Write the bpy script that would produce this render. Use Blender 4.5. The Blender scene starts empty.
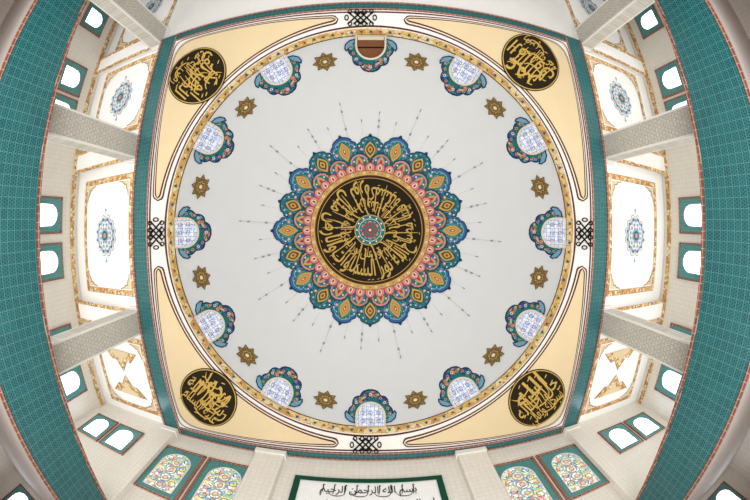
import bpy, math, random
from mathutils import Vector, Matrix
random.seed(4)
ZOOM=1.0
pi=math.pi; sin=math.sin; cos=math.cos
CZ=1.5
scene=bpy.context.scene
COL=scene.collection
# ------------------------------------------------------------------ materials
def lin(c):
    c=c/255.0
    return c/12.92 if c<=.04045 else ((c+.055)/1.055)**2.4
def rgb(*c): return (lin(c[0]),lin(c[1]),lin(c[2]),1)
MC={}
def newmat(name):
    m=bpy.data.materials.new(name); m.use_nodes=True
    nt=m.node_tree; b=nt.nodes['Principled BSDF']
    return m,nt,b
def mat(name,c,rough=.8,var=.04,metal=0,spec=.2):
    if name in MC: return MC[name]
    m,nt,b=newmat(name)
    n=nt.nodes.new('ShaderNodeTexNoise'); n.inputs['Scale'].default_value=1.3
    tc=nt.nodes.new('ShaderNodeTexCoord'); nt.links.new(tc.outputs['Object'],n.inputs['Vector'])
    mx=nt.nodes.new('ShaderNodeMix'); mx.data_type='RGBA'
    a=rgb(*c); mx.inputs[6].default_value=tuple(x*(1-var) for x in a[:3])+(1,); mx.inputs[7].default_value=tuple(min(1,x*(1+var)) for x in a[:3])+(1,)
    nt.links.new(n.outputs[0],mx.inputs[0]); nt.links.new(mx.outputs[2],b.inputs['Base Color'])
    b.inputs['Roughness'].default_value=rough; b.inputs['Metallic'].default_value=metal; b.inputs['Specular IOR Level'].default_value=spec
    MC[name]=m; return m
def axes_vec(nt,axes):
    tc=nt.nodes.new('ShaderNodeTexCoord'); s=nt.nodes.new('ShaderNodeSeparateXYZ'); c=nt.nodes.new('ShaderNodeCombineXYZ')
    nt.links.new(tc.outputs['Object'],s.inputs[0])
    nt.links.new(s.outputs['XYZ'.index(axes[0].upper())],c.inputs[0]); nt.links.new(s.outputs['XYZ'.index(axes[1].upper())],c.inputs[1])
    return c.outputs[0]
def tile(name,axes,c1,c2,mort,size=.2,msize=.012,inner=None,rough=.35,offset=0,ratio=1,innersize=None):
    if name in MC: return MC[name]
    m,nt,b=newmat(name); v=axes_vec(nt,axes)
    def brick(sz,ms,a,bb,mm,off,rt):
        t=nt.nodes.new('ShaderNodeTexBrick'); t.offset=off; t.squash=1
        t.inputs['Scale'].default_value=1; t.inputs['Brick Width'].default_value=sz*rt; t.inputs['Row Height'].default_value=sz
        t.inputs['Mortar Size'].default_value=ms; t.inputs['Mortar Smooth'].default_value=.1
        t.inputs['Color1'].default_value=rgb(*a); t.inputs['Color2'].default_value=rgb(*bb); t.inputs['Mortar'].default_value=rgb(*mm)
        nt.links.new(v,t.inputs['Vector']); return t
    t=brick(size,msize,c1,c2,mort,offset,ratio)
    out=t.outputs['Color']
    if inner:
        t2=brick(innersize or size/3,(innersize or size/3)*.17,inner[0],inner[1],inner[2],.5,1)
        mx=nt.nodes.new('ShaderNodeMix'); mx.data_type='RGBA'; mx.blend_type='MIX'; mx.inputs[0].default_value=.45
        nt.links.new(out,mx.inputs[6]); nt.links.new(t2.outputs['Color'],mx.inputs[7]); out=mx.outputs[2]
    nt.links.new(out,b.inputs['Base Color']); b.inputs['Roughness'].default_value=rough
    MC[name]=m; return m
def voro(name,cols,scale,rough=.6,line=None,lw=.06,emis=0,axes=None):
    if name in MC: return MC[name]
    m,nt,b=newmat(name)
    tc=nt.nodes.new('ShaderNodeTexCoord')
    v=nt.nodes.new('ShaderNodeTexVoronoi'); v.inputs['Scale'].default_value=scale; nt.links.new(tc.outputs['Object'],v.inputs['Vector'])
    sp=nt.nodes.new('ShaderNodeSeparateColor'); nt.links.new(v.outputs['Color'],sp.inputs[0])
    r=nt.nodes.new('ShaderNodeValToRGB'); r.color_ramp.interpolation='CONSTANT'
    n=len(cols); el=r.color_ramp.elements
    el[0].position=0; el[0].color=rgb(*cols[0]); el[1].position=1/n; el[1].color=rgb(*cols[1])
    for i in range(2,n):
        e=el.new(i/n); e.color=rgb(*cols[i])
    nt.links.new(sp.outputs[0],r.inputs[0]); out=r.outputs[0]
    if line:
        e=nt.nodes.new('ShaderNodeTexVoronoi'); e.feature='DISTANCE_TO_EDGE'; e.inputs['Scale'].default_value=scale; nt.links.new(tc.outputs['Object'],e.inputs['Vector'])
        lt=nt.nodes.new('ShaderNodeMath'); lt.operation='LESS_THAN'; lt.inputs[1].default_value=lw; nt.links.new(e.outputs['Distance'],lt.inputs[0])
        mx=nt.nodes.new('ShaderNodeMix'); mx.data_type='RGBA'; nt.links.new(lt.outputs[0],mx.inputs[0]); nt.links.new(out,mx.inputs[6]); mx.inputs[7].default_value=rgb(*line); out=mx.outputs[2]
    nt.links.new(out,b.inputs['Base Color']); b.inputs['Roughness'].default_value=rough; b.inputs['Specular IOR Level'].default_value=.2
    if emis:
        nt.links.new(out,b.inputs['Emission Color']); b.inputs['Emission Strength'].default_value=emis
    MC[name]=m; return m
def emis(name,c,s):
    if name in MC: return MC[name]
    m,nt,b=newmat(name); b.inputs['Base Color'].default_value=rgb(*c); b.inputs['Emission Color'].default_value=rgb(*c); b.inputs['Emission Strength'].default_value=s
    MC[name]=m; return m

M_DOME=mat('plaster_dome',(218,220,220),.8,.02)
M_WHITE=mat('plaster_white',(238,237,234),.7,.03)
M_OFFW=mat('paint_offwhite',(232,229,222),.7,.03)
M_CREAM=mat('paint_cream',(215,195,156),.7,.05)
M_MAROON=mat('paint_maroon',(80,32,28),.6)
M_BLACK=mat('paint_black',(10,9,8),.8)
M_DISC=mat('paint_disc',(32,25,12),.8)
M_GOLD=mat('paint_gold',(192,158,78),.6,.08)
M_OCHRE=mat('paint_ochre',(178,134,84),.7,.08)
M_GOLD2=mat('paint_gold_dark',(122,100,60),.7,.08)
M_NAVY=mat('paint_navy',(30,56,90))
M_BLUE=mat('paint_blue',(50,98,148))
M_SKY=mat('paint_skyblue',(112,162,188))
M_TEAL=mat('paint_teal',(28,112,112))
M_GREEN=mat('paint_green',(32,92,88))
M_PINK=mat('paint_pink',(202,134,126))
M_RED=mat('paint_red',(152,58,54))
M_IVORY=mat('paint_ivory',(228,218,194))
M_PWHITE=mat('panel_white',(240,240,238))
M_GREY=mat('paint_grey',(176,178,184))
M_SLATE=mat('paint_slate',(138,144,160))
M_BROWN=mat('paint_brown',(90,64,46))
M_CURT=mat('lattice_blue',(140,156,192))
INN=((10,66,74),(22,94,98),(66,130,128))
def teal(ax,small=False): return tile('teal_tile_'+ax+('s' if small else ''),ax,(8,66,74),(18,88,92),(84,136,134),.26 if not small else .18,.010 if not small else .006,INN,.22)
def brick(ax): return tile('terracotta_'+ax,ax,(140,76,58),(110,54,44),(190,165,145),.11,.010,None,.5,0,2)
def pat(ax): return tile('patterned_tile_'+ax,ax,(214,210,200),(200,196,186),(172,167,156),.16,.02,((234,230,222),(184,179,168),(154,148,136)),.5,.5,1,.08)
def wtile(ax): return tile('cream_tile_'+ax,ax,(236,232,223),(230,225,215),(206,199,188),.22,.009,((240,236,228),(226,220,209),(212,205,193)),.5,0,1,.07)
M_BORD=voro('gold_ornament',[(208,168,106),(234,218,180),(180,132,84),(220,188,134)],7,.6,(150,108,70),.045)
M_RING=voro('ring_ornament',[(238,208,140),(232,196,116),(240,222,172),(214,168,104)],3.2,.6,(186,140,90),.03)
M_FLOR=voro('floral_paint',[(50,98,150),(36,130,134),(52,100,150),(196,130,114),(40,72,112),(204,180,124),(96,156,180)],5,.6,(30,50,78),.05)
M_STAIN=voro('stained_glass_pale',[(212,218,234),(230,232,240),(198,208,230),(228,218,216),(182,194,220),(222,228,238)],5.2,.2,(150,160,186),.04,.42)
M_STAINC=voro('stained_glass_bright',[(234,232,224),(234,214,140),(156,196,164),(224,150,150),(240,240,234),(146,176,216),(226,224,210)],7.5,.2,(110,116,118),.045,.42)
M_SKYGL=emis('daylight_glass',(232,241,255),5.0)
M_OPEN=mat('amber_shutter',(128,82,54),.5,.25)

# ------------------------------------------------------------------ mesh helpers
ORG={}
def mk(name,V,F,mats,fm=None,org=None,parent=None,smooth=False,label=None,cat=None,struct=False,group=None):
    me=bpy.data.meshes.new(name)
    if org is None:
        xs=[v[0] for v in V]; ys=[v[1] for v in V]; zs=[v[2] for v in V]
        org=((min(xs)+max(xs))/2,(min(ys)+max(ys))/2,min(zs))
    me.from_pydata([(v[0]-org[0],v[1]-org[1],v[2]-org[2]) for v in V],[],F)
    if not isinstance(mats,(list,tuple)): mats=[mats]
    for m in mats: me.materials.append(m)
    if fm: me.polygons.foreach_set('material_index',fm)
    if smooth: me.polygons.foreach_set('use_smooth',[True]*len(me.polygons))
    me.update()
    o=bpy.data.objects.new(name,me); COL.objects.link(o)
    ORG[o.name]=org
    if parent:
        po=ORG[parent.name]; o.parent=parent; o.location=(org[0]-po[0],org[1]-po[1],org[2]-po[2])
    else: o.location=(org[0],org[1],org[2]+CZ)
    meta(o,label,cat,struct,group); return o
def meta(o,label=None,cat=None,struct=False,group=None):
    if label: o['label']=label
    if cat: o['category']=cat
    if struct: o['kind']='structure'
    if group: o['group']=group
def empty(name,org,parent=None,**k):
    o=bpy.data.objects.new(name,None); COL.objects.link(o); o.empty_display_size=.3
    ORG[o.name]=org
    if parent:
        po=ORG[parent.name]; o.parent=parent; o.location=[org[i]-po[i] for i in range(3)]
    else: o.location=(org[0],org[1],org[2]+CZ)
    meta(o,**k); return o
def copy_tree(root,loc=None,rotz=None,**k):
    def rec(o,par):
        c=o.copy(); COL.objects.link(c); ORG[c.name]=ORG[o.name]
        if par: c.parent=par
        for ch in list(o.children): rec(ch,c)
        return c
    n=rec(root,None)
    if loc: n.location=loc
    if rotz is not None: n.rotation_euler=(0,0,rotz)
    meta(n,**k); return n
class Box:
    def __init__(s): s.V=[];s.F=[];s.m=[]
    def add(s,x0,x1,y0,y1,z0,z1,mi=0):
        b=len(s.V); s.V+=[(x,y,z) for z in (z0,z1) for y in (y0,y1) for x in (x0,x1)]
        s.F+=[[b+i for i in f] for f in ((0,2,3,1),(4,5,7,6),(0,1,5,4),(2,6,7,3),(0,4,6,2),(1,3,7,5))]; s.m+=[mi]*6; return s
    def mk(s,name,mats,**k): return mk(name,s.V,s.F,mats,s.m,**k)
def box(name,x0,x1,y0,y1,z0,z1,m,**k): return Box().add(x0,x1,y0,y1,z0,z1).mk(name,m,**k)

class Paint:
    def __init__(s,f): s.f=f;s.V=[];s.F=[];s.mi=[];s.M=[]
    def _m(s,m):
        if m not in s.M: s.M.append(m)
        return s.M.index(m)
    def poly(s,pts,m,h):
        b=len(s.V); s.V+=[s.f(x,y,h) for x,y in pts]; s.F.append(list(range(b,b+len(pts)))); s.mi.append(s._m(m))
    def mesh(s,pts,faces,m,h):
        b=len(s.V); s.V+=[s.f(x,y,h) for x,y in pts]; i=s._m(m)
        for f in faces: s.F.append([b+k for k in f]); s.mi.append(i)
    def strip(s,A,B,m,h,closed=False,h2=None):
        b=len(s.V); n=len(A); s.V+=[s.f(x,y,h) for x,y in A]+[s.f(x,y,h if h2 is None else h2) for x,y in B]; i=s._m(m)
        for k in range(n if closed else n-1):
            j=(k+1)%n; s.F.append([b+k,b+j,b+n+j,b+n+k]); s.mi.append(i)
    def ring(s,cx,cy,r0,r1,m,h,n=64,a0=0,a1=2*pi,ey=1):
        cl=abs(a1-a0-2*pi)<1e-6; N=n if cl else n+1
        an=[a0+(a1-a0)*k/n for k in range(N)]
        s.strip([(cx+r0*cos(a),cy+ey*r0*sin(a)) for a in an],[(cx+r1*cos(a),cy+ey*r1*sin(a)) for a in an],m,h,cl)
    def disc(s,cx,cy,r,m,h,n=24,ey=1): s.poly([(cx+r*cos(2*pi*k/n),cy+ey*r*sin(2*pi*k/n)) for k in range(n)],m,h)
    def line(s,pts,w,m,h,closed=False):
        n=len(pts);A=[];B=[]
        for k in range(n):
            p=pts[(k-1)%n] if (closed or k>0) else pts[k]; q=pts[(k+1)%n] if (closed or k<n-1) else pts[k]
            dx,dy=q[0]-p[0],q[1]-p[1]; l=math.hypot(dx,dy) or 1; nx,ny=-dy/l*w/2,dx/l*w/2
            A.append((pts[k][0]+nx,pts[k][1]+ny)); B.append((pts[k][0]-nx,pts[k][1]-ny))
        s.strip(A,B,m,h,closed)
    def nib(s,pts,w,m,h,taper=(.35,1,.25),mp=None):
        """smooth pen stroke, width tapered along its length"""
        C=[]
        P_=[pts[0]]+list(pts)+[pts[-1]]
        for i in range(1,len(P_)-2):
            p0,p1,p2,p3=P_[i-1:i+3]
            for k in range(6):
                t=k/6; C.append(tuple(.5*((2*p1[j])+(-p0[j]+p2[j])*t+(2*p0[j]-5*p1[j]+4*p2[j]-p3[j])*t*t+(-p0[j]+3*p1[j]-3*p2[j]+p3[j])*t**3) for j in (0,1)))
        C.append(pts[-1]); n=len(C);A=[];B=[]
        for k in range(n):
            p=C[max(0,k-1)];q=C[min(n-1,k+1)]; dx,dy=q[0]-p[0],q[1]-p[1]; l=math.hypot(dx,dy) or 1
            t=k/(n-1); ww=(taper[0]+(taper[1]-taper[0])*t*2 if t<.5 else taper[1]+(taper[2]-taper[1])*(t-.5)*2)*w/2
            ox,oy=-dy/l*ww,dx/l*ww
            A.append((C[k][0]+ox,C[k][1]+oy)); B.append((C[k][0]-ox,C[k][1]-oy))
        if mp: A=[mp(*p) for p in A]; B=[mp(*p) for p in B]
        s.strip(A,B,m,h)
    def rectf(s,x0,x1,y0,y1,w,m,h):
        for a in ((x0,x1,y0,y0+w),(x0,x1,y1-w,y1),(x0,x0+w,y0+w,y1-w),(x1-w,x1,y0+w,y1-w)):
            s.poly([(a[0],a[2]),(a[1],a[2]),(a[1],a[3]),(a[0],a[3])],m,h)
    def mk(s,name,**k): return mk(name,s.V,s.F,s.M,s.mi,**k)

# ------------------------------------------------------------------ arabic
FORMS={}
def reg(ch,base,n): FORMS[ch]=(base,n)
for ch,b,n in [('ا',0xFE8D,2),('ب',0xFE8F,4),('ة',0xFE93,2),('ت',0xFE95,4),('ث',0xFE99,4),('ج',0xFE9D,4),('ح',0xFEA1,4),('خ',0xFEA5,4),('د',0xFEA9,2),('ذ',0xFEAB,2),('ر',0xFEAD,2),('ز',0xFEAF,2),('س',0xFEB1,4),('ش',0xFEB5,4),('ص',0xFEB9,4),('ض',0xFEBD,4),('ط',0xFEC1,4),('ظ',0xFEC5,4),('ع',0xFEC9,4),('غ',0xFECD,4),('ف',0xFED1,4),('ق',0xFED5,4),('ك',0xFED9,4),('ل',0xFEDD,4),('م',0xFEE1,4),('ن',0xFEE5,4),('ه',0xFEE9,4),('و',0xFEED,2),('ى',0xFEEF,2),('ي',0xFEF1,4),('أ',0xFE83,2),('إ',0xFE87,2),('ئ',0xFE89,4)]: reg(ch,b,n)
def shape(t):
    out=[]
    for i,c in enumerate(t):
        if c not in FORMS: out.append(c); continue
        b,n=FORMS[c]
        prev=i>0 and t[i-1] in FORMS and FORMS[t[i-1]][1]==4
        nxt=n==4 and i<len(t)-1 and t[i+1] in FORMS
        k=(3 if nxt else 1) if prev else (2 if nxt else 0)
        out.append(chr(b+k))
    return ''.join(reversed(out))
def text_mesh(t,ht=1.0,bold=.0):
    cu=bpy.data.curves.new('t','FONT'); cu.body=shape(t); cu.size=1; cu.offset=bold; cu.resolution_u=3
    o=bpy.data.objects.new('t',cu); COL.objects.link(o); bpy.context.view_layer.update()
    me=bpy.data.meshes.new_from_object(o.evaluated_get(bpy.context.evaluated_depsgraph_get()))
    V=[(v.co.x,v.co.y) for v in me.vertices]; F=[list(p.vertices) for p in me.polygons]
    bpy.data.objects.remove(o); bpy.data.curves.remove(cu); bpy.data.meshes.remove(me)
    x0=min(v[0] for v in V); x1=max(v[0] for v in V)
    return [((v[0]-x0)/(x1-x0),v[1]) for v in V],F,(x1-x0)

# ------------------------------------------------------------------ dome
Z0=10.6; R=8.0; FPX=319.0
def dome_map(x,y,h):
    rp=math.hypot(x,y); th=2*math.asin(min(rp/(2*FPX),.99)); ph=math.atan2(y,x)
    d=(sin(th)*cos(ph),sin(th)*sin(ph),cos(th)); dc=d[2]*Z0
    t=dc+math.sqrt(max(0,dc*dc-(Z0*Z0-(R-h)**2)))
    return (d[0]*t,d[1]*t,d[2]*t)
NS=144; V=[];F=[]
for j in range(31):
    e=pi/2*j/30
    for i in range(NS):
        a=2*pi*i/NS; V.append((R*cos(e)*cos(a),R*cos(e)*sin(a),Z0+R*sin(e)))
for j in range(30):
    for i in range(NS):
        k=(i+1)%NS; F.append([j*NS+i,j*NS+k,(j+1)*NS+k,(j+1)*NS+i])
DC=(0,0,Z0)
dome=mk('dome',V,F,M_DOME,org=DC,smooth=True,label='large pale grey plaster dome with painted decoration above the hall',cat='dome')

def pc(r,s,a): return (r*cos(a)-s*sin(a), r*sin(a)+s*cos(a))
def petal(P,a,r0,r1,w,m,h,lob=0.0,n=30):
    L=[]
    for k in range(n+1):
        t=k/n
        if t<.5: prof=.62+.38*sin(pi*t)
        else: prof=max(0,1-((t-.5)/.5)**2.3)**.62
        prof*=1+lob*(abs(sin(pi*t*5))-.5) if t<1 else 0
        L.append((r0+(r1-r0)*t,w*max(prof,0)))
    pts=[pc(r,s,a) for r,s in L]+[pc(r,-s,a) for r,s in reversed(L[:-1])]
    P.poly(pts,m,h)
def leaf(P,a,r0,r1,w,m,h,n=12,off=0):
    L=[(r0+(r1-r0)*k/n,w*sin(pi*k/n)) for k in range(n+1)]
    P.poly([pc(r,s+off,a) for r,s in L]+[pc(r,-s+off,a) for r,s in reversed(L[1:-1])],m,h)

# central rosette
P=Paint(dome_map)
N=20
for i in range(2*N):       # spikes
    a=2*pi*(i+.5)/(2*N)
    r1=(132,112,120,112)[i%4]
    for q in range(int((r1-96)/2.6)): P.disc(*pc(97+q*2.6,0,a),.38,M_SLATE,.035,6)
    if i%2==0:
        P.line([pc(92,0,a),pc(r1-4,0,a)],.16,M_GREY,.03)
        for q,w in ((104,1.1),(r1-10,.95)): leaf(P,a,q-2.0,q+2.0,w,M_SLATE,.04)
    leaf(P,a,r1-4,r1,.6,M_SLATE,.04)
P.ring(0,0,64,82,M_NAVY,.045,80)
for i in range(N):
    a=2*pi*i/N; big=i%2==0; r1=97 if big else 94
    petal(P,a,64,r1+.8,13.6,M_NAVY,.05+.006*(i%2),.16)
    leaf(P,a,r1-2,r1+3,1.8,M_NAVY,.05)
    petal(P,a,66,r1-.6,12.5,M_BLUE if big else M_TEAL,.07+.006*(i%2),.2)
    petal(P,a,67,r1-3,10.6,M_SKY if big else M_BLUE,.085,.24)
    petal(P,a,67,r1-4.0,9.6,M_TEAL if big else M_GREEN,.095,.24)
    leaf(P,a,71,r1-4.2,6.2,M_NAVY,.10)
    leaf(P,a,72,r1-5,5.4,M_GOLD,.108); leaf(P,a,74.5,r1-7.3,4.0,M_OCHRE if big else M_BROWN,.118); leaf(P,a,77,r1-9.5,2.6,M_GOLD,.13); leaf(P,a,79,r1-11.5,1.4,M_RED,.136); leaf(P,a,81,r1-13,.6,M_IVORY,.14)
    for sg in (-1,1):
        P.disc(*pc(81,sg*8.6,a),1.5,M_PINK,.105,10); P.disc(*pc(81,sg*8.6,a),.7,M_IVORY,.112,8)
        P.disc(*pc(87.5,sg*6.9,a),1.2,M_BLUE if big else M_SKY,.105,8); P.disc(*pc(87.5,sg*6.9,a),.5,M_IVORY,.11,8)
        P.disc(*pc(84.3,sg*10.9,a),.8,M_IVORY,.105,8); P.disc(*pc(91,sg*4,a),.7,M_GOLD,.105,8)
        P.line([pc(76,sg*5.5,a),pc(80,sg*6.6,a),pc(84,sg*6.4,a),pc(88,sg*4.6,a)],.45,M_SKY,.104)
for i in range(N):
    a=2*pi*(i+.5)/N
    petal(P,a,60,78,9.6,M_NAVY,.15,.08); petal(P,a,60,76.8,8.7,M_OCHRE if i%2 else M_PINK,.165,.1); petal(P,a,60,75,7.3,M_BLUE if i%2 else M_TEAL,.175,.1)
    leaf(P,a,61,75,3.8,M_GOLD,.185); leaf(P,a,63,73,2.4,M_PINK,.195); leaf(P,a,65.5,71.5,1.2,M_RED,.2)
    for sg in (-1,1): P.disc(*pc(70,sg*5.2,a),.9,M_IVORY,.19,8)
P.ring(0,0,52,62,M_PINK,.21,96)
for i in range(40):
    a=2*pi*i/40; petal(P,a,58,68,5.0,M_RED,.215+.004*(i%2)); petal(P,a,58,67.2,4.4,M_PINK,.227+.004*(i%2)); leaf(P,a,59.5,66,2.0,M_IVORY,.24); leaf(P,a,60.5,65,1.1,M_RED,.25)
P.ring(0,0,55,60,M_GOLD,.255,96)
P.ring(0,0,53.5,55,M_MAROON,.26,96); P.ring(0,0,59.5,60.1,M_RED,.26,96)
for i in range(60):
    a=2*pi*i/60; P.disc(*pc(57.4,0,a),1.3,(M_IVORY,M_PINK)[i%2],.265,8); P.disc(*pc(57.4,0,a),.6,(M_RED,M_BLUE)[i%2],.27,6)
rosette=P.mk('rosette',org=DC,parent=dome,label='blue, teal, pink and gold petal rosette painting')
# calligraphy disc
P=Paint(dome_map)
for k in range(10): P.ring(0,0,12+41.5*k/10,12+41.5*(k+1)/10,M_DISC,.27,96)
P.ring(0,0,51.8,52.4,M_GOLD,.29,96)
def arc_text(P,t,rb,rt,a0,span,m,h,bold=.02):
    V,F,w=text_mesh(t,bold=bold)
    y0=min(v[1] for v in V); y1=max(v[1] for v in V)
    pts=[]
    for x,y in V:
        k=(y-y0)/(y1-y0); r=rb+(rt-rb)*k; a=a0-(x-.5)*span
        pts.append((r*cos(a),r*sin(a)))
    P.mesh(pts,F,m,h)
verse=['الله نور السماوات','والارض مثل نوره','كمشكاة فيها مصباح']
for i,t in enumerate(verse): arc_text(P,t,51,29,pi/2+i*2*pi/3,2*pi/3*.985,M_GOLD,.31,.012)
for i,t in enumerate(['نور على نور يهدي','الله لنوره من يشاء','والله بكل شي عليم']): arc_text(P,t,33,17,pi/2+.5+i*2*pi/3,2*pi/3*.96,M_GOLD,.33,.006)
rnd=random.Random(11)
for i in range(30):      # tall alif and lam stems radiating inwards
    a=2*pi*(i+.3)/30; r1=48-3*(i%3); r0=(17,25,20)[i%3]; c=(1.6,-1.2,.6)[i%3]
    P.nib([(r0-.5,c+1.6),(r0+.4,c+.2),((r0+r1)/2,c*.3),(r1,-.6)],1.25,M_GOLD,.35,(.9,1,.35),lambda r,s,a=a:pc(r,s,a))
for i in range(44):      # short vowel marks
    a=2*pi*(i+.5)/44+rnd.uniform(-.05,.05); r=rnd.choice((24,36,41,45,49))
    P.nib([(r,-1.3),(r+1.0,1.3)],.7,M_GOLD,.34,(.8,1,.5),lambda q,s,a=a:pc(q,s,a))
P.mk('calligraphy_disc',org=DC,parent=dome,label='black disc with gold Arabic calligraphy')
P=Paint(dome_map)
P.disc(0,0,15.5,M_GOLD,.36,40); P.disc(0,0,14.6,M_TEAL,.38,40); P.ring(0,0,10.6,11.4,M_IVORY,.40,40)
for i in range(12):
    a=2*pi*i/12; P.disc(*pc(13,0,a),.9,M_IVORY,.41,8); petal(P,a,3,10.4,2.8,M_SKY,.40+.003*(i%2)); petal(P,a,3,9.4,2.0,M_PINK,.41+.003*(i%2)); leaf(P,a,4,8.4,1.1,M_RED,.425)
P.disc(0,0,4.6,M_TEAL,.44,20); P.disc(0,0,3.2,M_RED,.45,16); P.disc(0,0,1.2,M_IVORY,.46,10)
P.mk('central_flower',org=DC,parent=dome,label='small turquoise and red flower')

# ring of ornament at the rim of the dome
P=Paint(dome_map)
P.ring(0,0,196.2,202.8,M_RING,.03,180); P.ring(0,0,195.4,196.2,M_MAROON,.04,180)
for i in range(132):
    a=2*pi*i/132
    P.disc(*pc(199.5,0,a),1.4 if i%2 else .9,(M_RED,M_BLUE,M_BROWN,M_TEAL)[i%4],.05,8)
    P.line([pc(198,-2,a),pc(201,0,a),pc(198,2,a)] if i%2 else [pc(201,-2,a),pc(198,0,a),pc(201,2,a)],.4,M_BROWN,.045)
P.mk('rim_border',org=DC,parent=dome,label='yellow floral border around the dome rim')

# stars
def star(P,r,a,R1,ey,m,h,n=16,inr=.72):
    pts=[]
    for k in range(2*n):
        q=R1*(1 if k%2==0 else inr); t=pi*k/n; pts.append(pc(r+ey*q*cos(t),q*sin(t),a))
    P.poly(pts,m,h)
P=Paint(dome_map)
star(P,175,0,13,.74,M_BROWN,.03,8,.68); star(P,175,0,12.2,.74,M_GOLD2,.045,8,.69)
for k in range(8):
    t=2*pi*k/8
    for q,w,m,h in ((9.4,1.9,M_BROWN,.055),(9.4,1.4,M_GOLD,.06),(9.4,.8,M_BROWN,.065)):
        P.poly([pc(175+.74*q*cos(t)+.74*w*cos(u*pi/3),q*sin(t)+w*sin(u*pi/3),0) for u in range(6)],m,h)
star(P,175,0,7.4,.74,M_BROWN,.07,8,.7); star(P,175,0,6.6,.74,M_GOLD,.08,8,.7); star(P,175,0,5.2,.74,M_BROWN,.085,8,.7); star(P,175,0,4.4,.74,M_GOLD2,.09,8,.7); star(P,175,0,2.4,.74,M_IVORY,.095,8,.7)
st=P.mk('star_ornament',org=DC,parent=dome)
for i in range(12):
    c=st if i==0 else st.copy()
    if i: COL.objects.link(c); c.parent=dome; ORG[c.name]=DC
    c.rotation_euler=(0,0,2*pi*(i+.5)/12)

# dome windows (built at angle 0, rotated copies)
root=empty('window_1',DC,label='small arched stained glass window with blue floral painted crest in the dome',cat='window',struct=True,group='windows around the dome base')
P=Paint(dome_map)
def archpts(r_base,r_spring,r_top,hw,n=14,pointed=.0):
    pts=[(r_base,-hw)]
    for k in range(n+1):
        t=pi*k/n; pts.append((r_spring-(r_spring-r_top)*sin(t)**(1-pointed),-hw*cos(t)))
    pts.append((r_base,hw)); return pts
def lobed(r_base,r_spring,r_top,hw,n=48,lob=.08,k2=5):
    pts=[]
    for k in range(n+1):
        t=pi*k/n; f=1+lob*(abs(sin(k2*t))-.5)+.10*math.exp(-((t-pi/2)/.13)**2)
        pts.append((r_spring-(r_spring-r_top)*sin(t)*f,-hw*cos(t)*f))
    return pts
A=lobed(0,187,160,22.5,lob=.1,k2=6); P.poly([pc(r,s,0) for r,s in A],M_NAVY,.02)
A=lobed(0,187,161.6,21.2,lob=.1,k2=6); P.poly([pc(r,s,0) for r,s in A],M_FLOR,.035)
A=lobed(0,188,166,18.5,lob=.1,k2=4); P.poly([pc(r,s,0) for r,s in A],M_TEAL,.05)
for k in range(11):
    t=pi*(k+.5)/11; r=187-23.2*sin(t); s=-19*cos(t)
    P.disc(*pc(r,s,0),1.5,(M_PINK,M_GOLD,M_IVORY)[k%3],.06,10); P.disc(*pc(r,s,0),.7,M_NAVY,.07,8)
    r=188-18.2*sin(t); s=-16.4*cos(t); P.disc(*pc(r,s,0),1.0,(M_SKY,M_IVORY)[k%2],.06,8)
for sg in (-1,1):
    P.poly([pc(r,s*sg,0) for r,s in ((187,17),(179,24.5),(182,26.5),(187,25.5),(191,21),(192.5,15))],M_NAVY,.03)
    P.poly([pc(r,s*sg,0) for r,s in ((187,18),(181,24.3),(183,25.3),(186.5,24.3),(190,20.5),(191,16))],M_SKY,.055)
P.mk('painted_crest',org=DC,parent=root)
P=Paint(dome_map)
o=archpts(195.6,185,170.8,15.4); i_=archpts(195.6,185.5,172.8,13.6)
P.strip([pc(r,s,0) for r,s in o],[pc(r,s,0) for r,s in i_],M_IVORY,.13); P.strip([pc(r,s,0) for r,s in o],[pc(r,s,0) for r,s in o],M_IVORY,.13,h2=.0)
P.line([pc(195.1,-15,0),pc(195.1,15,0)],1.0,M_IVORY,.13)
P.mk('window_frame',org=DC,parent=root)
P=Paint(dome_map); P.poly([pc(r,s,0) for r,s in archpts(195,185.5,172.8,13.8)],M_STAIN,.09)
for s in range(-12,13,4):   # lattice
    top=185.5-12.7*math.sqrt(max(0,1-(s/13.8)**2)); P.line([pc(195,s,0),pc(top,s,0)],.35,M_CURT,.115)
for r in (192,188,184,180,176):
    w_=13.4 if r>185 else 13.6*math.sqrt(max(0,1-((185.5-r)/12.7)**2)); P.line([pc(r,-w_,0),pc(r,w_,0)],.35,M_CURT,.115)
for rr_,ss_ in ((190,-8),(190,8),(190,0),(182,0),(182,-8),(182,8)):
    P.disc(*pc(rr_,ss_,0),2.2,M_CURT,.12,10); P.disc(*pc(rr_,ss_,0),1.5,M_STAIN,.125,10); P.disc(*pc(rr_,ss_,0),.6,M_PINK,.13,8)
pane=P.mk('window_pane',org=DC,parent=root)
WN=1
roots=[root]
for i in range(1,12):
    c=copy_tree(root,rotz=2*pi*i/12); WN+=1; c.name='window_%d'%WN; ORG[c.name]=DC; roots.append(c)
P=Paint(dome_map); P.poly([pc(r,s,0) for r,s in archpts(195,185.5,172.8,13.8)],M_OPEN,.09); P.poly([pc(r,s,0) for r,s in ((194.5,-13),(194.5,13),(191,13),(191,-13))],M_IVORY,.11); P.poly([pc(r,s,0) for r,s in ((184,-13),(184,13),(182.6,13),(182.6,-13))],M_BLACK,.11)
tmp=P.mk('shutter_mesh',org=DC); md=tmp.data; bpy.data.objects.remove(tmp)
for ch in roots[9].children:
    if ch.name.startswith('window_pane'): ch.data=md; ch['label']='brown wooden shutter standing open'
roots[9]['label']='small arched dome window standing open, brown inside, blue crest'

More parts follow.
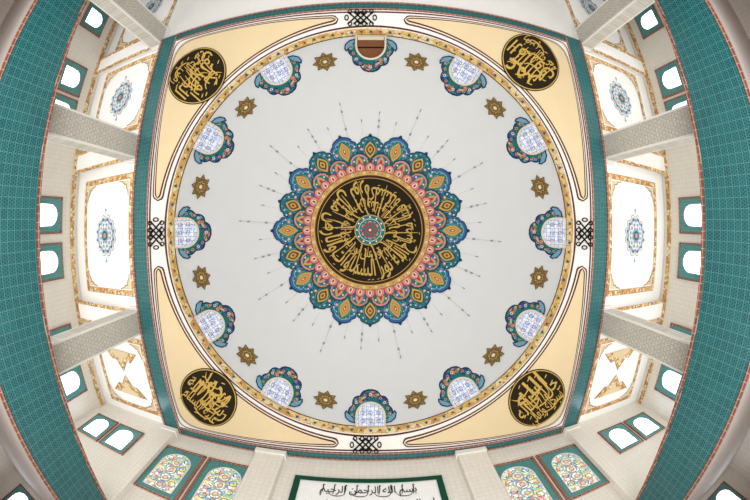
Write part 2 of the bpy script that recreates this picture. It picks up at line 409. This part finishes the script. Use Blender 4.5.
# ------------------------------------------------------------------ pendentive / square ceiling around the dome
IX,IY,OX,OY=8.65,8.6,9.55,9.04
def rb(a,ax=IX,ay=IY):
    c,s=abs(cos(a)),abs(sin(a)); return min(ax/c if c>1e-6 else 99, ay/s if s>1e-6 else 99)
def pz(x,y):
    r=math.hypot(x,y); a=math.atan2(y,x); b=rb(a); t=min(1,max(0,(r-R)/(b-R))); return Z0-.6*t
def pend(x,y,h): return (x,y,pz(x,y)-h)
ang=sorted(set([2*pi*k/144 for k in range(144)]+[math.atan2(sy*IY,sx*IX)%(2*pi) for sx in(-1,1) for sy in(-1,1)]))
V=[];F=[];nj=8;n=len(ang)
for j in range(nj+1):
    for a in ang:
        r=R+(rb(a)-R)*j/nj; V.append((r*cos(a),r*sin(a),Z0-.6*j/nj))
for j in range(nj):
    for i in range(n):
        k=(i+1)%n; F.append([j*n+i,j*n+k,(j+1)*n+k,(j+1)*n+i])
sq=mk('ceiling',V,F,M_OFFW,org=(0,0,10),smooth=True,struct=True,label='off-white square ceiling sloping up to the dome',cat='ceiling')
P=Paint(pend)
P.ring(0,0,8.03,8.09,M_MAROON,.03,180)
def rrect(a,ax,ay,p): c,s=abs(cos(a)),abs(sin(a)); return ((c/ax)**p+(s/ay)**p)**(-1/p)
A=[2*pi*k/360 for k in range(360)]
P.line([(rrect(a,8.56,8.51,60)*cos(a),rrect(a,8.56,8.51,60)*sin(a)) for a in A],.05,M_MAROON,.03,True)
P.mk('painted_line',org=(0,0,10),parent=sq,label='thin dark red painted lines')
# cream corner panels
def corner(q):
    lo=q*pi/2
    def inn(a): return 8.22
    def out(a): return max(rrect(a,8.48,8.43,26),8.30)
    P=Paint(pend); m=5
    for (di,mm,h) in ((0,M_MAROON,.03),(.05,M_IVORY,.045),(.09,M_MAROON,.06),(.14,M_CREAM,.075)):
        a2=[lo+.15+di/8.4+(pi/2-.30-2*di/8.4)*k/110 for k in range(111)]
        layers=[]
        for j in range(m+1):
            row=[]
            for k,a in enumerate(a2):
                e=min(k,110-k)/110*1.27*8.4; rd=min(1,math.sqrt(max(0,1-(1-min(1,e/.22))**2)))
                i0=inn(a)+di; o0=max(out(a)-di,i0); mid=(i0+o0)/2; i1=mid+(i0-mid)*rd; o1=mid+(o0-mid)*rd
                r=i1+(o1-i1)*j/m; row.append((r*cos(a),r*sin(a)))
            layers.append(row)
        for j in range(m): P.strip(layers[j],layers[j+1],mm,h)
    return P
for q in range(4):
    P=corner(q); P.mk('painted_panel',label='cream gold painted corner panel with dark red and black outline',cat='painted panel',group='cream corner panels of the dome square')
# calligraphy medallions
TX=[['الله','جل جلاله','سبحانه وتعالى'],['محمد','رسول الله','عليه السلام'],['ابو بكر','الصديق','رضي الله عنه'],['عمر','الفاروق','رضي الله عنه']]
for q,(ux,uy) in enumerate(((.672,.663),(-.652,.656),(-.687,-.628),(.633,-.683))):
    cx,cy=ux*10.25,uy*10.25; a=math.atan2(cy,cx)
    def mp(x,y,h,a=a,cx=cx,cy=cy):
        X=cx-y*cos(a)*1.2+x*sin(a)*1.06; Y=cy-y*sin(a)*1.2-x*cos(a)*1.06; return pend(X,Y,h)
    P=Paint(mp); n=48; rr=1.2
    def dsk(r,m,h):
        for k in range(4): P.ring(0,0,r*k/4+.001,r*(k+1)/4,m,h,n)
    dsk(rr,M_BLACK,.10); dsk(rr-.035,M_GOLD,.115); dsk(rr-.07,M_DISC,.13)
    body=P.mk('calligraphy_medallion',label='round black medallion with gold Arabic calligraphy on cream panel',cat='medallion',group='corner calligraphy medallions')
    P=Paint(mp)
    for t,yc,hh,ww in ((TX[q][0],.58,.80,1.35),(TX[q][1],.0,.85,2.0),(TX[q][2],-.58,.78,1.7)):
        Vt,Ft,w=text_mesh(t,bold=.006); y0=min(v[1] for v in Vt); y1=max(v[1] for v in Vt)
        P.mesh([((x-.5)*ww,yc+((y-y0)/(y1-y0)-.5)*hh) for x,y in Vt],Ft,M_GOLD,.15)
    rnd=random.Random(q+3)
    for k in range(11):
        x=-.9+.18*k+rnd.uniform(-.04,.04); y=rnd.uniform(-.2,.3); l=.42
        if math.hypot(x,y)+l<1.15: P.nib([(x+.07,y+l-.03),(x,y+l),(x+.01,y),(x-.05,y-l)],.055,M_GOLD,.16,(.8,1,.4))
    for k in range(4):
        x=rnd.uniform(-.35,.35); y=-.72+.45*k
        P.nib([(x+.42,y+.16),(x+.30,y-.02),(x,y-.10),(x-.28,y-.03),(x-.42,y+.18)],.07,M_GOLD,.165,(.4,1,.2))
    for k in range(14):
        t=2*pi*k/14+rnd.uniform(-.2,.2); r=rnd.uniform(.75,.98); x,y=r*cos(t),r*sin(t)
        P.nib([(x-.07,y-.03),(x+.07,y+.04)],.045,M_GOLD,.165,(.7,1,.7))
    P.mk('calligraphy_lettering',parent=body,label='gold Arabic lettering')
# knots at the middle of each side
for i,(x,y) in enumerate(((-.2,8.30),(-.4,-8.30),(8.33,0),(-8.33,0))):
    al,ra=((1,0),(0,1)) if abs(x)<1 else ((0,1),(1,0))
    def mp(u,v,h,x=x,y=y,al=al,ra=ra): return pend(x+u*al[0]+v*ra[0],y+u*al[1]+v*ra[1],h)
    P=Paint(mp); w=.055
    g=.115; sc=.74
    def L(x0,y0,x1,y1): P.line([(x0*g,y0*g*sc),((x0+x1)/2*g,(y0+y1)/2*g*sc),(x1*g,y1*g*sc)],w,M_BLACK,.09)
    for k in (-2,0,2):
        L(k-2.4,-2.4,k+2.4,2.4); L(k-2.4,2.4,k+2.4,-2.4)
    for k in (-3.6,-1.2,1.2,3.6):
        for sg in (-1,1):
            P.line([((k+.62*cos(t/12*2*pi))*g,(sg*2.3+.75*sin(t/12*2*pi))*g*sc) for t in range(12)],w*.75,M_BLACK,.095,True)
    for sg in (-1,1):
        P.line([((sg*4.7+.6*cos(t/12*2*pi))*g,.7*sin(t/12*2*pi)*g) for t in range(12)],w*.8,M_BLACK,.1,True)
    P.mk('knot_ornament',label='black interlaced knot ornament painted on off-white ceiling',cat='ornament',group='interlaced knots at the side middles')

# teal tiled square frame beams
fr=empty('tiled_ceiling_beam',(0,0,10),label='square ring beam faced with teal tiles around the dome',cat='beam')
for sg in (-1,1):
    x0,x1=sorted((sg*IX,sg*OX)); box('tiled_soffit',x0,x1,-OY,OY,10,10.9,teal('xy',True),parent=fr)
    y0,y1=sorted((sg*IY,sg*OY)); box('tiled_soffit',-IX,IX,y0,y1,10,10.9,teal('xy',True),parent=fr)
    for xx,w in ((IX-.02,.08),(OX-.05,.12)):
        x0,x1=sorted((sg*xx,sg*(xx+w))); box('brick_trim',x0,x1,-OY,OY,9.96,10.02,brick('yx'),parent=fr)
    for yy,w in ((IY-.02,.08),(OY-.08,.08)):
        y0,y1=sorted((sg*yy,sg*(yy+w))); box('brick_trim',-IX,IX,y0,y1,9.96,10.02,brick('xy'),parent=fr)

# ------------------------------------------------------------------ shell
WX=14.7; FY=9.05; BY=-16.0
box('floor',-WX,WX,BY,FY,-1.7,-1.5,mat('carpet_red',(150,100,84),.9,.15),struct=True,label='red carpeted hall floor',cat='floor')
box('wall_left',-WX-.3,-WX,BY-.3,FY+.3,-1.5,10.9,wtile('yz'),struct=True,label='cream tiled outer wall with arched windows',cat='wall')
box('wall_right',WX,WX+.3,BY-.3,FY+.3,-1.5,10.9,wtile('yz'),struct=True,label='cream tiled outer wall with arched windows',cat='wall')
box('wall_front',-WX,WX,FY,FY+.3,-1.5,10.9,wtile('xz'),struct=True,label='cream tiled prayer wall with stained glass windows',cat='wall')
box('wall_back',-WX,WX,BY-.3,BY,-1.5,10.9,wtile('xz'),struct=True,label='cream tiled rear wall',cat='wall')
b=Box()
for sg in (-1,1):
    x0,x1=sorted((sg*OX,sg*WX)); b.add(x0,x1,BY,FY,10.4,10.9)
b.add(-OX,OX,BY,-OY,10.4,10.9)
b.mk('ceiling.001',M_WHITE,struct=True,label='white flat side gallery ceiling with gold borders',cat='ceiling')

def cmap(x,y,h): return (x,y,10.4-h)
def gallery_panel(sx,y0,y1,med,name='ceiling_panel'):
    x0,x1=sorted((sx*9.95,sx*13.9)); P=Paint(cmap)
    P.poly([(x0,y0),(x1,y0),(x1,y1),(x0,y1)],M_WHITE,.02)
    P.rectf(x0,x1,y0,y1,.03,M_OCHRE,.03); P.rectf(x0+.03,x1-.03,y0+.03,y1-.03,.20,M_BORD,.03); P.rectf(x0+.23,x1-.23,y0+.23,y1-.23,.025,M_OCHRE,.03)
    for cx,dx in ((x0+.31,1),(x1-.31,-1)):
        for cy,dy in ((y0+.31,1),(y1-.31,-1)):
            q=.7; pts=[(cx,cy),(cx+dx*q,cy)]
            for k in range(13):
                t=k/12*pi/2; rr=q*(.62-.28*sin(2*t)+.10*abs(sin(4*t)))
                if 0<k<12: pts.append((cx+dx*rr*cos(t)*1.05,cy+dy*rr*sin(t)*1.05))
            pts.append((cx,cy+dy*q)); P.poly(pts,M_CREAM,.04)
            P.line(pts[1:],.04,M_GOLD2,.05)
    po=P.mk(name,label='white painted ceiling panel with gold ornament border',cat='ceiling panel',group='painted gallery ceiling panels')
    cx,cy=(x0+x1)/2,(y0+y1)/2; P=Paint(cmap)
    if med=='rosette':
        def fl(n,r,r2,m,h,ph=0):
            pts=[]
            for k in range(n*6):
                t=2*pi*k/(n*6); q=r2+(r-r2)*abs(sin(n*t/2+ph)); q*=.86*(1+.16*abs(sin(t))**3); pts.append((cx+q*cos(t),cy+q*sin(t)))
            P.poly(pts,m,h)
        fl(12,.98,.82,M_CURT,.04); fl(12,.94,.77,M_IVORY,.05); fl(12,.84,.68,M_SKY,.06); fl(12,.76,.62,M_CURT,.065,pi/2); fl(12,.68,.56,M_IVORY,.07); fl(12,.58,.46,M_SKY,.08); fl(12,.50,.4,M_IVORY,.09,pi/2); fl(8,.40,.30,M_CURT,.10); P.disc(cx,cy,.22,M_TEAL,.11); P.disc(cx,cy,.11,M_PINK,.12)
        for k in range(12):
            t=2*pi*(k+.5)/12; P.disc(cx+.68*cos(t),cy+.72*sin(t),.06,M_BLUE,.08,8)
        for sg in (-1,1): P.line([(cx,cy+sg*.95),(cx,cy+sg*1.22)],.04,M_CURT,.05); P.disc(cx,cy+sg*1.15,.07,M_SKY,.055,8)
        P.mk('ceiling_rosette',parent=po,label='pale blue floral rosette')
    else:
        for sgn in (-1,1):
            for q,mm,h in ((1.0,M_GOLD2,.04),(.96,M_BORD,.05),(.6,M_CREAM,.06)):
                base=cy+sgn*1.2; P.poly([(cx-1.3*q,base),(cx-.7*q,base-sgn*.55*q),(cx-.45*q,base-sgn*.5*q),(cx,base-sgn*1.1*q),(cx+.45*q,base-sgn*.5*q),(cx+.7*q,base-sgn*.55*q),(cx+1.3*q,base)],mm,h)
        P.mk('ceiling_ornament',parent=po,label='gold cusped ornament')
for sx in (-1,1):
    gallery_panel(sx,-2.65,2.65,'rosette'); gallery_panel(sx,-8.6,-4.6,'rosette'); gallery_panel(sx,4.6,8.6,'cusp'); gallery_panel(sx,-15,-10,'rosette')
    for y in (-9.2,-3.65,3.65):
        x0,x1=sorted((sx*10.42,sx*WX))
        bb=Box(); bb.add(x0,x1,y-.45,y+.45,10.0,10.4,0); bb.add(x0,x1,y-.52,y-.38,9.97,10.05,1); bb.add(x0,x1,y+.38,y+.52,9.97,10.05,1)
        bb.mk('ceiling_beam',[M_WHITE,M_BORD],label='white plaster beam across the gallery ceiling with gold edges',cat='beam',group='gallery ceiling beams')
    x0,x1=sorted((sx*(WX-.10),sx*WX)); box('trim_%d'%(1 if sx<0 else 2),x0,x1,BY+.05,FY-.05,9.85,10.1,M_BORD,struct=True,label='gold ornament cornice strip along gallery wall top',cat='trim')
# pillars
ZB=2.16
for sx in (-1,1):
    for y in (-9.35,-3.65,3.65):
        w=.50; cx=sx*10.0; e=empty('pillar',(cx,y,ZB),label='square pillar clad in grey patterned tiles with white edges',cat='pillar',group='hall pillars')
        bb=Box(); bb.add(cx-.36,cx+.36,y-w,y+w,ZB,10.1,0); bb.mk('pillar_shaft',[pat('yz')],parent=e)
        bb=Box()
        for s2 in (-1,1):
            for s3 in (-1,1): bb.add(cx+s2*.34-.035,cx+s2*.34+.035,y+s3*(w-.02)-.035,y+s3*(w-.02)+.035,ZB,10.1)
        bb.mk('edge_bead',[M_OFFW],parent=e)
        bb=Box(); bb.add(cx-.38,cx+.38,y-w-.04,y+w+.04,10.1,10.22); bb.add(cx-.40,cx+.40,y-w-.1,y+w+.1,10.22,10.38); bb.mk('capital',[M_OFFW],parent=e)

def ztop(y): return 4.3-.0086*y*y
def balcony(sx):
    X=8.6; e=empty('balcony',(sx*X,-3,1.85),label='gallery balcony faced with teal tiles and terracotta trim',cat='balcony',group='side galleries')
    ys=[-9.0+18.03*k/48 for k in range(49)]
    def strip(name,xa,xb,zf0,zf1,m):
        V=[];F=[]
        for y in ys: V+=[(sx*xa,y,zf0(y)),(sx*xa,y,zf1(y)),(sx*xb,y,zf1(y)),(sx*xb,y,zf0(y))]
        for k in range(len(ys)-1):
            a=4*k
            for i in range(4): j=(i+1)%4; F.append([a+i,a+j,a+4+j,a+4+i])
        F.append([0,1,2,3]); F.append([len(V)-4+i for i in (3,2,1,0)])
        return mk(name,V,F,m,parent=e)
    strip('tiled_face',X-.22,X+.04,lambda y:1.85,lambda y:ztop(y),teal('yz'))
    strip('brick_trim',X-.26,X-.16,lambda y:ztop(y)-.06,lambda y:ztop(y)+.07,brick('yz'))
    strip('brick_trim',X-.26,X-.16,lambda y:1.80,lambda y:1.95,brick('yz'))
    x0,x1=sorted((sx*(X-.20),sx*(WX-.01))); box('floor_slab',x0,x1,-15.9,FY-.01,1.88,2.15,M_OFFW,parent=e)
balcony(-1); balcony(1)
e=empty('balcony',(0,-10.2,1.85),label='rear gallery balcony faced with teal tiles',cat='balcony',group='side galleries')
box('tiled_face',-WX+.02,WX-.02,-10.3,-10.1,3.6,5.3,teal('xz'),parent=e); box('brick_trim',-WX+.02,WX-.02,-10.1,-10.06,5.2,5.35,brick('xz'),parent=e); box('floor_slab',-WX+.02,WX-.02,-15.9,-10.3,3.6,3.8,M_OFFW,parent=e)

# ------------------------------------------------------------------ wall windows
def wall_window(c,right,nrm,w,h,glass,label,group,border=.14,surr=.2,cols=2,rows=3):
    global WN; WN+=1
    c=Vector(c); rt=Vector(right); nv=Vector(nrm)
    def f(u,v,hh):
        p=c+rt*u+Vector((0,0,v))+nv*hh; return (p.x,p.y,p.z)
    root=empty('window_%d'%WN,tuple(c),label=label,cat='window',struct=True,group=group)
    hw=w/2; sp=h/2-hw
    ar=[(-hw,-h/2)]+[(-hw*cos(pi*k/18),sp+hw*sin(pi*k/18)) for k in range(19)]+[(hw,-h/2)]
    ow=hw+surr; oh=h/2+surr
    ou=[]
    for x,y in ar:
        if y<=-h/2+1e-6: ou.append((math.copysign(ow,x),-oh)); continue
        t=math.atan2(y-sp,x)
        if y<=sp+1e-6: ou.append((math.copysign(ow,x),sp)); continue
        k=min(ow/abs(cos(t)) if abs(cos(t))>1e-6 else 99,(oh-sp)/sin(t)); ou.append((k*cos(t),sp+k*sin(t)))
    P=Paint(f); ax='yz' if abs(nv.x)>.5 else 'xz'
    P.strip(ar,ou,M_TS[ax],.06); P.poly([(-hw,-h/2),(hw,-h/2),(ow,-oh),(-ow,-oh)],M_TS[ax],.06); P.strip(ar,ar,M_IVORY,.06,h2=.01)
    P.mk('tiled_surround',parent=root)
    P=Paint(f); q=border
    for a in ((-ow-q,ow+q,oh,oh+q),(-ow-q,ow+q,-oh-q,-oh),(-ow-q,-ow,-oh,oh),(ow,ow+q,-oh,oh)):
        pts=[(a[0],a[2]),(a[1],a[2]),(a[1],a[3]),(a[0],a[3])]; P.poly(pts,brick(ax),.08); P.strip(pts,pts,brick(ax),.08,True,h2=0)
    P.mk('brick_border',parent=root)
    P=Paint(f); P.poly(ar,glass,.02)
    if glass is M_STAINC:
        for k in range(4):
            v=-h/2+.3+k*.52
            for r_,m_,h_ in ((.27,M_SKY,.024),(.23,M_STAINC,.027),(.13,M_PINK,.03),(.09,M_IVORY,.033)): P.disc(0,v,r_,m_,h_,16)
            for sg in (-1,1):
                for r_,m_,h_ in ((.17,M_TEAL,.024),(.14,M_STAINC,.027)): P.disc(sg*.45,v+.26,r_,m_,h_,12)
    P.mk('window_pane',parent=root)
    P=Paint(f)
    P.line(ar,.09,M_OFFW,.05,True)
    for k in range(1,cols): u=-hw+w*k/cols; P.line([(u,-h/2),(u,sp+math.sqrt(max(0,hw*hw-u*u)))],.05,M_GREY,.05)
    for k in range(1,rows+1): v=-h/2+(sp+h/2)*k/rows; P.line([(-hw,v),(hw,v)],.05,M_GREY,.05)
    P.mk('window_bars',parent=root)
M_TS={ax:tile('teal_surround_'+ax,ax,(24,108,112),(40,128,128),(120,168,164),.14,.007,((24,104,108),(50,136,134),(110,164,160)),.3) for ax in ('yz','xz')}
L1='arched gallery window with teal tiled surround, bright daylight behind'
for sx in (-1,1):
    for y in (-13.6,-11.7,-7.9,-6.0,-1.07,1.07,5.0,6.95):
        wall_window((sx*WX,y,8.2),(0,-sx,0),(-sx,0,0),1.05,1.35,M_SKYGL,L1,'side gallery windows',.08,.26,1,1)
    for x in (11.3,13.2):
        wall_window((sx*x,FY,8.05),(1,0,0),(0,-1,0),1.2,1.55,M_SKYGL,L1,'end gallery windows',.07,.2,2,2)
    for x in (5.5,7.8):
        wall_window((sx*x,FY,7.3),(1,0,0),(0,-1,0),1.45,2.45,M_STAINC,'tall arched stained glass window with teal surround and terracotta border','prayer wall windows',.12,.24,1,0)
    wall_window((sx*12.6,FY,.5),(1,0,0),(0,-1,0),1.2,1.6,M_SKYGL,'lower arched window with teal tiled surround','lower windows',.07,.16,2,2)
for x in (-4.05,4.05,-9.2,9.2):
    zb=-1.5 if abs(x)<5 else ZB
    e=empty('pilaster',(x,FY,zb),label='cream tiled pilaster on the prayer wall',cat='pilaster',group='prayer wall pilasters')
    w=.6 if abs(x)<5 else .40
    box('pilaster_shaft',x-w,x+w,FY-.28,FY-.005,zb,9.7,wtile('xz'),parent=e); box('capital',x-w-.06,x+w+.06,FY-.34,FY-.005,9.7,9.94,M_OFFW,parent=e)
# inscription panel
def f(u,v,h): return (u-.1,FY-h,v)
P=Paint(f); z1=8.74; z0=5.2; HW=2.72
P.poly([(-HW,z0),(HW,z0),(HW,z1),(-HW,z1)],M_PWHITE,.08); P.strip([(-HW,z0),(HW,z0),(HW,z1),(-HW,z1)],[(-HW,z0),(HW,z0),(HW,z1),(-HW,z1)],M_GREEN,.08,True,h2=0)
pn=P.mk('inscription_panel',label='white Arabic inscription panel in a green tiled frame on prayer wall',cat='inscription panel')
P=Paint(f); P.rectf(-HW,HW,z0,z1,.24,mat('green_tile',(10,70,50),.4),.12); P.mk('panel_frame',parent=pn,label='dark green frame')
for t,v,hh,ww,extra in (('بسم الله الرحمن الرحيم',8.03,.60,3.4,1),('ان الصلاة كانت على المؤمنين',7.2,.7,4.5,0),('كتابا موقوتا',6.4,.6,3.0,0)):
    P=Paint(f)
    Vt,Ft,w=text_mesh(t,bold=.006); y0=min(q[1] for q in Vt); y1=max(q[1] for q in Vt)
    P.mesh([((x-.5)*ww,v+((y-y0)/(y1-y0)-.5)*hh) for x,y in Vt],Ft,M_BLACK,.1)
    if extra:
        for k in range(9):
            x=-1.6+.4*k; P.nib([(x+.05,v+.30),(x,v+.33),(x,v+.05),(x-.04,v-.2)],.04,M_BLACK,.105,(.8,1,.4))
        for x in (-1.1,-.3,.5,1.25): P.nib([(x+.3,v-.1),(x+.2,v-.24),(x,v-.28),(x-.2,v-.22),(x-.3,v-.02)],.045,M_BLACK,.105,(.3,1,.2))
    P.mk('inscription_lettering',parent=pn,label='black Arabic lettering')

# ------------------------------------------------------------------ light
def area(n,loc,size,sy,power,rot,col=(1,1,1)):
    l=bpy.data.lights.new(n,'AREA'); l.shape='RECTANGLE'; l.size=size; l.size_y=sy; l.energy=power; l.color=col
    o=bpy.data.objects.new(n,l); COL.objects.link(o); o.location=loc; o.rotation_euler=rot; return o
area('hall_bounce_fill',(0,-1,.15),13,13,2650,(pi,0,0),(1,.998,.99))  # added upward fill, stands in for daylight bounced off the carpet
for sx in (-1,1): area('gallery_fill',(sx*12.4,-3.2,3.75),3.8,23,680,(pi,0,0),(1,.985,.96))  # added fill above each gallery slab, hidden by the parapet, brightens the galleries
w=bpy.data.worlds.new('world'); scene.world=w; w.use_nodes=True
w.node_tree.nodes['Background'].inputs[0].default_value=(.8,.88,1,1); w.node_tree.nodes['Background'].inputs[1].default_value=1
scene.view_settings.view_transform='Standard'
# ------------------------------------------------------------------ camera
cd=bpy.data.cameras.new('camera'); cam=bpy.data.objects.new('camera',cd); COL.objects.link(cam)
cd.type='PANO'; cd.sensor_width=24.68/ZOOM; cd.clip_end=200
fw=Vector((sin(math.radians(.9)),sin(math.radians(3.59)),1)).normalized()
r_=(Vector((1,0,0))-fw*fw.x).normalized(); u_=(-fw).cross(r_)
Mx=Matrix((r_,u_,-fw)).transposed().to_4x4(); Mx.translation=(0,0,CZ); cam.matrix_world=Mx
scene.camera=cam
